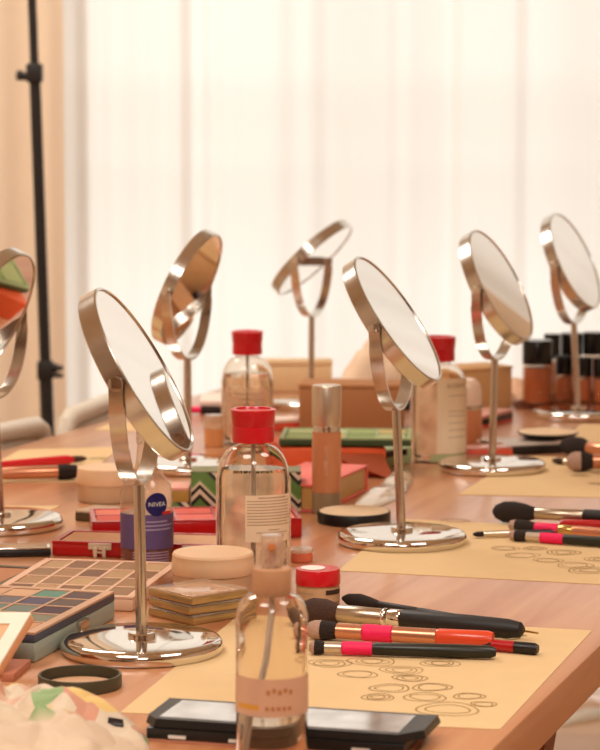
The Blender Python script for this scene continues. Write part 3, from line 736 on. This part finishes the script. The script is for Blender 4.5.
# beige palette with small brown pans behind it
br = [(150, 112, 76), (166, 126, 86), (134, 94, 62), (178, 140, 98), (120, 84, 58), (158, 118, 78), (142, 108, 74), (186, 148, 104)]
t, L = palette('eyeshadow_palette', 'flat beige palette of small brown pans behind the blue-grey box', (133, 612), (180, 576), .145, .014, mat('pale_pink_card', (222, 178, 146), .5), 4, 5, br, edge=.008)
link('clasp', bx(new(), -L / 2 + .004, -L / 2 + .02, -.0965, -.0925, .003, .009, .0008), BLACK, t)
t, L = palette('bronzer_palette', 'dark-framed palette with one brown pan at the left edge behind the beige palette', (2, 594), (43, 575), .12, .008, BLACKM, 1, 1, [(176, 116, 72)], edge=.009, frame=mat('dark_bronze_frame', (84, 66, 48), .4))
# dark metal palette in front
t, L = palette('closed_palette', 'black palette with glossy silver-grey lid behind the spray bottle', (146, 741), (404, 759), .072, .0125, BLACK, 0, 0, [])
GLID = mat('lid_reflection_streaks', (228, 222, 214), .12, .9, var=.6, vscale=38)  # streaky silver reflection put into the lid colour with noise
bm = new(); hx, hy = L / 2, .036
vs = [(-hx - .006, hy), (-hx - .004, -hy + .012), (-hx + .006, -hy), (hx - .004, -hy), (hx + .012, -hy + .02), (hx + .012, hy)]
lo = [bm.verts.new((x, y, .0112)) for x, y in vs]; hi = [bm.verts.new((x * .985, y * .95, .0172)) for x, y in vs]
bm.faces.new(hi); bm.faces.new(list(reversed(lo)))
for k in range(6): bm.faces.new((lo[k], lo[(k + 1) % 6], hi[(k + 1) % 6], hi[k]))
bmesh.ops.recalc_face_normals(bm, faces=bm.faces[:])
lid = link('lid', bm, BLACK, t, smooth=False)
link('lid_window', bx(new(), -hx + .008, hx - .006, -hy + .008, hy - .008, .0171, .0176, .0002), GLID, lid, smooth=False)
for k in range(4): link('side_mark', bx(new(), -hx + .018 + k * .048, -hx + .032 + k * .048, -hy - .0006, -hy + .001, .003, .0055), WHITE, t, smooth=False)
link('base_rim', bx(new(), -hx, hx, -hy - .0004, hy, -.0001, .0018), mat('rosy_edge', (196, 132, 104), .5), t, smooth=False)

# white framed lid tilted on the eyeshadow box
a, b = at(31, 613, .050), at(-2, 668, .013)
d = (b - a).normalized(); ny = d.x / (d.y - .18 * d.z); nx = Vector((-1, ny, -.18 * ny)); nx = (nx - d * nx.dot(d)).normalized(); up = d.cross(nx).normalized()
if up.z < 0: up = -up
Lb = (b - a).length; wd = .12
t = thing('mirror_frame', 'cream framed lid with peach sides leaning on the blue-grey box at left', 'lid', a)
M = Matrix((d.to_4d(), nx.to_4d(), up.to_4d(), (0, 0, 0, 1))).transposed(); M = Matrix(((d.x, nx.x, up.x, a.x), (d.y, nx.y, up.y, a.y), (d.z, nx.z, up.z, a.z), (0, 0, 0, 1)))
t.matrix_world = M
link('lid_panel', bx(new(), 0, Lb, 0, wd, -.009, -.0008, .001), mat('peach_side_card', (226, 160, 112), .5), t)
bm = new(); f = .014
for q in ((0, Lb, 0, f), (0, Lb, wd - f, wd), (0, f, f, wd - f), (Lb - f, Lb, f, wd - f)): bx(bm, *q, -.0008, .0008)
link('frame', bm, mat('cream_frame', (250, 240, 220), .4), t, smooth=False)
link('inset', bx(new(), f, Lb - f, f, wd - f, -.0009, -.0002), mat('peach_inset', (230, 180, 136), .5), t, smooth=False)
# pink-brown small compact beneath it
c, rz, L = base_edge((14, 682), (31, 667), .05)
o = link('blush_compact', bx(new(), -L / 2, L / 2, -.025, .025, 0, .007, .001), mat('rosy_brown_card', (190, 118, 88), .5)); o.location = c; o.rotation_euler = (0, 0, rz)
tag(o, 'thin rosy brown compact lying in front of the blue-grey box', 'compact')

# three stacked gold-edged square compacts
GE = mat('gold_green_edge', (190, 160, 108), .25, .6); CT_ = clear('compact_cover', (248, 232, 214), ior=1.5, haze=.3)
cpx = [('bottom', 0, 2), ('middle', 1, -2), ('topmost', 2, 1)]
for nm, k, rot in cpx:
    c, rz, L = base_edge((146, 629), (200, 637), .062)
    c2 = at(199, 622, 0); 
    h = .0092; z = k * (h + .0003)
    t = thing('square_compact', {'bottom': 'gold-edged square compact at the bottom of the stack beside the frosted jar', 'middle': 'gold-edged square compact in the middle of the stack of three', 'topmost': 'clear-topped square compact on top of the gold-edged stack'}[nm], 'compact', (0, 0, 0), 0, 'stack of square compacts')
    A = at(201, 635); e1 = at(248, 623); e2 = at(146, 628)
    ang = math.radians(40 + rot); s = .068
    ctr = A + Vector((math.cos(ang + PI / 4), math.sin(ang + PI / 4), 0)) * 0
    t.location = (at(198, 616).x, at(198, 616).y, TOP + z); t.rotation_euler = (0, 0, ang)
    link('case', bx(new(), -s / 2, s / 2, -s / 2, s / 2, .0003, h - .002, .001), GE, t)
    link('cover', bx(new(), -s / 2, s / 2, -s / 2, s / 2, h - .0019, h, .0006), CT_, t)
    link('pan', bx(new(), -s / 2 + .006, s / 2 - .006, -s / 2 + .006, s / 2 - .006, h - .00195, h - .0017), mat('pan_pale', (226, 190, 158), .6), t, smooth=False)

# red cases
rc_ = [(214, 92, 76), (226, 120, 96), (206, 72, 62), (232, 140, 112), (220, 104, 92)]
t, L = palette('red_case', 'open red case with white clasp and beige pans in front of the other red one', (52, 556), (224, 561), .075, .0165, DEEPRED, 2, 1, [(196, 142, 100), (206, 156, 116)], edge=.006, frame=DEEPRED, rise=.003)
CL = mat('pearl_clasp', (232, 220, 200), .25, .5)
for xo in (-L / 2 + .054, L / 2 - .033):
    k = link('clasp_plate', bx(new(), xo - .013, xo + .013, -.0392, -.0374, .008, .0155, .0006), CL, t)
    bm = new()
    for sx in (-1, 1): bx(bm, xo + sx * .005 - .0022, xo + sx * .005 + .0022, -.0412, -.0388, -.0002, .011, .0008)
    bx(bm, xo - .004, xo + .004, -.0408, -.0388, .0045, .0065); link('clasp_hook', bm, CL, k)
t, L = palette('red_palette', 'long red palette with coral pans behind the open red case', (92, 542), (302, 538), .10, .0225, DEEPRED, 5, 2, rc_, edge=.005)
# small grey-lidded compact
c, rz, L = base_edge((75, 521), (104, 523), .05)
t = thing('small_compact', 'small grey-lidded dark compact left of the red palette', 'compact', c, rz)
link('case', bx(new(), -L / 2, L / 2, -.025, .025, .0004, .010, .001), mat('dark_olive_plastic', (84, 66, 42), .4), t)
link('lid', bx(new(), -L / 2, L / 2, -.025, .025, .0102, .013, .001), mat('grey_lid', (190, 164, 134), .3), t)
# black compact mirror at the left edge in front of the cut-off mirror
c, rz, L = base_edge((-60, 559), (51, 557), .032)
t = thing('flat_case', 'flat black case with chrome trim in front of the cut-off left mirror', 'case', c, rz)
link('case', bx(new(), -L / 2, L / 2, -.016, .016, .0004, .0085, .003), BLACK, t)
link('trim', bx(new(), -L / 2 + .001, L / 2 - .001, -.0155, .0155, .0086, .0105, .0009), CHROME, t)
link('top_panel', bx(new(), -L / 2 + .004, L / 2 - .004, -.012, .012, .0105, .0108), mat('taupe_panel', (190, 152, 116), .25), t, smooth=False)

# chevron patterned box
def chevron():
    m = bpy.data.materials.new('chevron_print'); m.use_nodes = True; nt = m.node_tree; L = nt.links; b = nt.nodes['Principled BSDF']; b.inputs['Roughness'].default_value = .5
    tc = nt.nodes.new('ShaderNodeTexCoord'); sep = nt.nodes.new('ShaderNodeSeparateXYZ'); L.new(tc.outputs['Object'], sep.inputs[0])
    def ma(op, a, v):
        n = nt.nodes.new('ShaderNodeMath'); n.operation = op
        for i, q in enumerate((a, v)):
            if q is None: continue
            if isinstance(q, (int, float)): n.inputs[i].default_value = q
            else: L.new(q, n.inputs[i])
        return n.outputs[0]
    x = ma('ADD', sep.outputs['X'], 5.0)
    tri = ma('PINGPONG', x, .024)                       # 0..0.014
    v = ma('ADD', sep.outputs['Z'], tri)
    s = ma('MODULO', v, .040); s = ma('DIVIDE', s, .040)
    r = nt.nodes.new('ShaderNodeValToRGB'); r.color_ramp.interpolation = 'CONSTANT'
    el = r.color_ramp.elements
    el[0].color = lin((96, 132, 62)); el[0].position = 0
    el[1].color = lin((30, 28, 22)); el[1].position = .40
    for p_, c_ in ((.55, (226, 206, 178)), (.70, (30, 28, 22)), (.84, (226, 206, 178)), (.93, (120, 160, 90))):
        e = el.new(p_); e.color = lin(c_)
    L.new(s, r.inputs['Fac']); L.new(r.outputs[0], b.inputs['Base Color'])
    return m
CHEV = chevron()
def simple_box(name, label, cat, p0, p1, depth, h, m, z=0, bev=.0012, parts=None, group=None):
    c, rz, L = base_edge(p0, p1, depth, z)
    t = thing(name, label, cat, (c.x, c.y, TOP + z + .0004), rz, group)
    return t, L
t, L = simple_box('patterned_box', 'box with green, black and white chevron print behind the large centre bottle', 'box', (191, 512), (301, 512), .05, .05, CHEV)
link('carton', bx(new(), -L / 2, L / 2, -.025, .025, 0, .048, .001), CHEV, t)
link('top_flap', bx(new(), -L / 2, L / 2, -.025, .025,   .0482, .0492), mat('olive_top', (130, 128, 84), .5), t)
c, rz, L = base_edge((171, 513), (189, 513), .05)
t = thing('small_box', 'small gold-sided box with pink top beside the chevron box', 'box', c, rz)
link('lower_carton', bx(new(), -L / 2, L / 2, -.025, .025, .0004, .013, .0006), CHEV, t)
link('upper_carton', bx(new(), -L / 2, L / 2, -.025, .025, .0132, .027, .0006), mat('olive_gold_card', (176, 138, 66), .4), t)
link('lid', bx(new(), -L / 2, L / 2, -.025, .025, .0272, .031, .0006), mat('pale_pink_lid', (236, 168, 150), .5), t)

# pink book box, orange palette, green palette, pale green case, brown carton
c, rz, L = base_edge((322, 513), (368, 491), .085)
t = thing('book_box', 'coral pink book-shaped box with gold inside beside the foundation tube', 'box', c, rz)
hx, hy = L / 2, .0425
link('cover', bx(bx(bx(new(), -hx, hx, -hy, hy, .0004, .003, .0006), -hx, hx, -hy, hy, .031, .034, .0006), hx - .003, hx, -hy, hy, .003, .031), PINK, t)
link('inner_block', bx(new(), -hx + .003, hx - .0035, -hy + .003, hy - .002, .0034, .0306), mat('gold_block', (198, 152, 86), .45), t)
t, L = palette('orange_palette', 'coral orange palette box beneath the green palette', (282, 478), (386, 476), .13, .040, ORANGE, 0, 0, [])
bm = new(); hx = L / 2
v = [bm.verts.new(q) for q in ((-.01, -.0662, .032), (hx - .004, -.0662, .030), (hx + .004, -.092, .004), (hx - .006, -.094, .003))]
bm.faces.new(v); e = bmesh.ops.extrude_face_region(bm, geom=bm.faces[:]); bmesh.ops.translate(bm, verts=[g for g in e['geom'] if isinstance(g, bmesh.types.BMVert)], vec=(0, -.0015, -.001))
bmesh.ops.recalc_face_normals(bm, faces=bm.faces[:]); link('flap', bm, mat('rust_card', (166, 76, 40), .6), t, smooth=False)
gr = [(150, 166, 100), (168, 176, 118), (190, 168, 104), (176, 186, 130), (130, 150, 86)]
t, L = palette('green_palette', 'green eyeshadow palette with pale pans on top of the orange box', (279, 446), (411, 447), .115, .0105, GREEN, 4, 2, gr, z=.0404, frame=mat('sage_grid', (150, 164, 110), .5))
t, L = simple_box('pale_green_case', 'pale green case with black end under the green palette', 'case', (379, 468), (412, 463), .06, .02, LGREEN)
link('case', bx(new(), -L / 2, L / 2 - .0, -.03, .03, 0, .022, .001), LGREEN, t)
link('black_end', bx(new(), -L / 2 + .002, L / 2 - .012, -.0312, -.0301, .0125, .0205), BLACK, t, smooth=False)
t, L = simple_box('cardboard_box', 'brown cardboard box behind the green palette in the middle', 'box', (299, 431), (402, 432), .09, .07, CARD)
link('carton', bx(new(), -L / 2, L / 2, -.045, .045, 0, .066, .002), CARD, t)
link('lid', bx(new(), -L / 2 - .001, L / 2 + .001, -.0455, .0455, .0662, .0715, .001), CARD, t)
# light wooden-coloured box at right back
t, L = simple_box('beige_carton', 'light beige carton between the label bottle and the third mirror, far back', 'box', (452, 412), (512, 408), .08, .07, CARDL)
link('carton', bx(new(), -L / 2, L / 2, -.04, .04, 0, .064, .002), CARDL, t)
link('lid', bx(new(), -L / 2 - .001, L / 2 + .001, -.0405, .0405, .0642, .070, .001), CARDL, t)
# pale boxes behind the farthest mirror
t, L = simple_box('storage_box', 'pale beige box standing behind the farthest mirror stem', 'box', (262, 392), (332, 392), .05, .055, CARDL)
link('carton', bx(new(), -L / 2, L / 2, -.025, .025, 0, .046, .002), mat('pale_beige_card', (226, 194, 150), .7), t)
link('lid', bx(new(), -L / 2 - .001, L / 2 + .001, -.0255, .0255, .0462, .055, .001), mat('pale_beige_card', (226, 194, 150), .7), t)
t, L = simple_box('flat_pouch', 'flat white box with red edge at the far left end of the table', 'box', (199, 413), (262, 413), .12, .02, WHITE)
link('lower_tray', bx(new(), -L / 2, L / 2, -.06, .06, 0, .0075, .001), mat('orange_red_card', (230, 84, 58), .5), t)
link('lid', bx(new(), -L / 2, L / 2, -.06, .06, .0077, .020, .003), mat('pinkish_white_card', (244, 222, 206), .5), t)

t, L = simple_box('red_compact', 'red flat compact with white lid right of the farthest red-capped bottle', 'compact', (262, 432), (300, 430), .04, .02, WHITE)
link('case', bx(new(), -L / 2, L / 2, -.02, .02, 0, .011, .001), mat('orange_red_card', (230, 84, 58), .5), t)
link('lid', bx(new(), -L / 2, L / 2, -.02, .02, .0112, .018, .003), mat('pinkish_white_card', (244, 222, 206), .5), t)
# red palettes behind the brown carton, seen in the left mirror
palette('red_palette', 'red palette with pink pans hidden behind the brown box, seen in the left mirror', (330, 421), (400, 421), .075, .016, DEEPRED, 4, 2, rc_, edge=.005)
palette('red_palette', 'dark palette with red pans hidden behind the brown box, seen in the left mirror', (352, 410), (420, 410), .06, .016, BLACK, 4, 2, [(200, 40, 50), (226, 110, 90)], edge=.005)
palette('red_palette', 'pink and red palette hidden behind the beige carton, seen in the left mirror', (440, 399), (500, 399), .09, .018, PINK, 4, 3, rc_, edge=.005)
# coral flat box and black trays at right
t, L = simple_box('coral_compact', 'coral red flat compact with clear lid behind the third mirror base', 'compact', (460, 460), (513, 458), .05, .016, RED)
link('case', bx(new(), -L / 2, L / 2, -.025, .025, 0, .0115, .0015), mat('coral_red_plastic', (222, 84, 62), .4), t)
link('lid', bx(new(), -L / 2, L / 2, -.025, .025, .0117, .016, .0015), clear('coral_lid', (250, 206, 190), haze=.35, hazecol=(240, 180, 160)), t)
t, L = simple_box('black_palette', 'flat black palette under the round cream compact at right', 'palette', (504, 456), (566, 453), .085, .013, BLACK)
link('case', bx(new(), -L / 2, L / 2, -.0425, .0425, 0, .0115, .001), BLACK, t)
link('tray', bx(new(), -L / 2 + .003, L / 2 - .003, -.039, .039, .0117, .0135, .0006), mat('grey_tray', (170, 150, 134), .3), t)
p = at(548, 438, .0142); R = 30 * scale_at(440)
t = thing('cream_compact', 'round black dish of cream powder lying on the flat black palette', 'compact', (p.x, p.y, TOP + .0142))
link('dish', lathe(new(), [(0, 0), (R * .72, 0), (R * .95, .006), (R, .0085), (R * .97, .009), (0, .009)], 56), BLACKM, t)
link('powder', lathe(new(), [(0, .0091), (R * .95, .0091), (R * .93, .0102), (0, .0108)], 56), mat('cream_powder', (226, 196, 158), .8), t)
p = at(500, 443); 
t = thing('open_compact', 'oval mauve compact with silver lid left of the flat black palette', 'compact', at(497, 446)); R = .031
link('case', lathe(new(), [(0, .0004), (R * .9, .0004), (R, .003), (R, .006), (0, .006)], 48), mat('mauve_plastic', (130, 92, 86), .4), t)
link('lid', lathe(new(), [(0, .0062), (R * .99, .0062), (R * .97, .0092), (0, .0102)], 48), mat('grey_silver_lid', (206, 184, 166), .2, .5), t)
t, L = simple_box('lip_palette', 'black and red lip palette behind the third mirror stem', 'palette', (484, 428), (513, 421), .05, .02, BLACK)
link('case', bx(new(), -L / 2, L / 2, -.025, .025, 0, .004, .0006), mat('pink_red_plastic', (216, 70, 66), .4), t)
link('tray', bx(new(), -L / 2, L / 2, -.025, .025, .0042, .0135, .0006), BLACK, t)
link('lid', bx(new(), -L / 2, L / 2, -.025, .025, .0137, .019, .001), mat('mauve_pink_lid', (206, 138, 118), .35), t)

# crumpled things
def crumple(name, label, cat, pts, h, m, seed, rough=1.0, rings=16, n=72, mid=None, thick=True):
    """a soft crumpled heap: closed outline (world points) with a wrinkled top"""
    ctr = sum(pts, Vector()) / len(pts) if mid is None else mid
    P = []
    for i in range(n):
        u = i / n * len(pts); a = int(u) % len(pts); fr = u - int(u)
        p0, p1, p2, p3 = (pts[(a + q - 1) % len(pts)] for q in range(4))
        P.append(.5 * ((2 * p1) + (p2 - p0) * fr + (2 * p0 - 5 * p1 + 4 * p2 - p3) * fr ** 2 + (3 * p1 - p0 - 3 * p2 + p3) * fr ** 3))
    bm = new(); R_ = []
    for k in range(rings, 0, -1):
        s = k / rings; ring = []
        for q in P:
            d = (q - ctr) * s
            nz = noise.noise((d.x * 22 + seed, d.y * 22, 0)); n2 = abs(noise.noise((d.x * 45, d.y * 30 + seed, 3)))
            z = .0015 + h * (1 - s ** 3) * (.75 + rough * (.45 * nz + .35 * n2)) if k < rings else .0012
            ring.append(bm.verts.new((d.x, d.y, max(z, .0012))))
        R_.append(ring)
    c = bm.verts.new((0, 0, h * .8))
    for a, b in zip(R_, R_[1:]):
        for k in range(n): bm.faces.new((a[k], a[(k + 1) % n], b[(k + 1) % n], b[k]))
    for k in range(n): bm.faces.new((R_[-1][k], R_[-1][(k + 1) % n], c))
    base = [bm.verts.new((v.co.x, v.co.y, .0003)) for v in R_[0]]
    for k in range(n): bm.faces.new((base[k], base[(k + 1) % n], R_[0][(k + 1) % n], R_[0][k]))
    bm.faces.new(list(reversed(base)))
    bmesh.ops.recalc_face_normals(bm, faces=bm.faces[:])
    o = link(name, bm, m, angle=1.2); o.location = (ctr.x, ctr.y, TOP)
    return tag(o, label, cat)
def bag_mat():
    m = bpy.data.materials.new('printed_film'); m.use_nodes = True; nt = m.node_tree; L = nt.links; b = nt.nodes['Principled BSDF']
    b.inputs['Roughness'].default_value = .6; b.inputs['Specular IOR Level'].default_value = .25
    tc = nt.nodes.new('ShaderNodeTexCoord'); v = nt.nodes.new('ShaderNodeTexVoronoi'); v.inputs['Scale'].default_value = 48
    L.new(tc.outputs['Object'], v.inputs['Vector'])
    sc = nt.nodes.new('ShaderNodeSeparateColor'); L.new(v.outputs['Color'], sc.inputs[0])
    r = nt.nodes.new('ShaderNodeValToRGB'); r.color_ramp.interpolation = 'CONSTANT'; el = r.color_ramp.elements
    el[0].color = lin((216, 196, 170)); el[0].position = 0; el[1].color = lin((206, 148, 122)); el[1].position = .42
    for p_, c_ in ((.58, (214, 192, 164)), (.72, (146, 170, 118)), (.82, (214, 176, 150)), (.92, (226, 190, 120))):
        e = el.new(p_); e.color = lin(c_)
    L.new(sc.outputs[0], r.inputs['Fac'])
    sp_ = nt.nodes.new('ShaderNodeSeparateXYZ'); L.new(tc.outputs['Object'], sp_.inputs[0])
    ad = nt.nodes.new('ShaderNodeMath'); ad.operation = 'SUBTRACT'; L.new(sp_.outputs['Y'], ad.inputs[0]); m3 = nt.nodes.new('ShaderNodeMath'); m3.operation = 'MULTIPLY'; m3.inputs[1].default_value = .45; L.new(sp_.outputs['X'], m3.inputs[0]); L.new(m3.outputs[0], ad.inputs[1])
    mr = nt.nodes.new('ShaderNodeMapRange'); mr.inputs['From Min'].default_value = -.075; mr.inputs['From Max'].default_value = -.06
    L.new(ad.outputs[0], mr.inputs['Value'])
    mx = nt.nodes.new('ShaderNodeMix'); mx.data_type = 'RGBA'; mx.inputs['A'].default_value = lin((214, 188, 160))
    L.new(mr.outputs[0], mx.inputs['Factor']); L.new(r.outputs[0], mx.inputs['B']); L.new(mx.outputs['Result'], b.inputs['Base Color'])
    v2 = nt.nodes.new('ShaderNodeTexVoronoi'); v2.feature = 'DISTANCE_TO_EDGE'; v2.inputs['Scale'].default_value = 26; L.new(tc.outputs['Object'], v2.inputs['Vector'])
    bp = nt.nodes.new('ShaderNodeBump'); bp.inputs['Strength'].default_value = .7; bp.inputs['Distance'].default_value = .012
    L.new(v2.outputs['Distance'], bp.inputs['Height']); L.new(bp.outputs[0], b.inputs['Normal'])
    return m
bagpts = [at(x, y) for x, y in ((-80, 725), (-10, 706), (50, 712), (100, 720), (132, 728), (149, 745), (142, 775), (100, 800), (40, 815), (-70, 800))]
bag = crumple('plastic_bag', 'crumpled pale plastic bag with pink and green print in the front left corner', 'bag', bagpts, .036, bag_mat(), 4.2, 1.5, mid=at(0, 742), rings=22, n=96)
def project(p):
    y = p.y; z = p.z - TOP - CH; zc = y * CT - z * ST
    return 300 + F * p.x / zc, 375 - F * (y * ST + z * CT) / zc
best = min(bag.data.vertices, key=lambda v: (project(v.co + bag.location)[0] - 114) ** 2 + (project(v.co + bag.location)[1] - 724) ** 2 - 400 * v.co.z)
bh = link('black_tab', bx(new(), -.007, .007, -.004, .004, -.001, .002, .001), BLACK, bag)
bh.location = best.co; bh.rotation_euler = (.5, .2, .2)
# kraft paper bag heap behind the brown carton
kp = [at(x, y) for x, y in ((340, 398), (400, 401), (432, 398), (430, 391), (390, 388), (345, 390))]
crumple('paper_bag', 'crumpled pale kraft paper behind the brown cardboard box', 'paper', kp, .112, mat('pale_kraft', (236, 208, 178), .8), 9.1, .9)
kp = [at(x, y) for x, y in ((505, 402), (535, 402), (540, 394), (520, 388), (500, 391))]
crumple('tissue', 'crumpled pinkish tissue beside the beige carton at far right', 'tissue', kp, .03, mat('pinkish_tissue', (232, 186, 150), .8), 2.7, .6)
# clear plastic pouch leaning by the compact
pp = [at(x, y) for x, y in ((352, 507), (372, 509), (396, 500), (412, 484), (409, 472), (396, 474), (378, 490))]
crumple('clear_wrapper', 'shiny clear plastic wrapper behind the round black compact', 'wrapper', pp, .014, mat('pearly_wrap', (236, 218, 194), .12, trans=.35, ior=1.3, coat=.6), 6.4, .8, rings=10, n=48)

# loose white hem of the sheer curtain spread on the floor under the table's right edge
hp = [at(x, y, -TOP) for x, y in ((560, 727), (585, 722), (620, 716), (660, 716), (660, 711), (610, 708), (585, 710), (570, 716))]
hem = crumple('hem_fold', '', 'cloth', hp, .012, SHEER, 1.7, .6, rings=8, n=40)
del hem['label']; del hem['category']
hem.parent = sheer; hem.location = (hem.location.x, hem.location.y, .001)
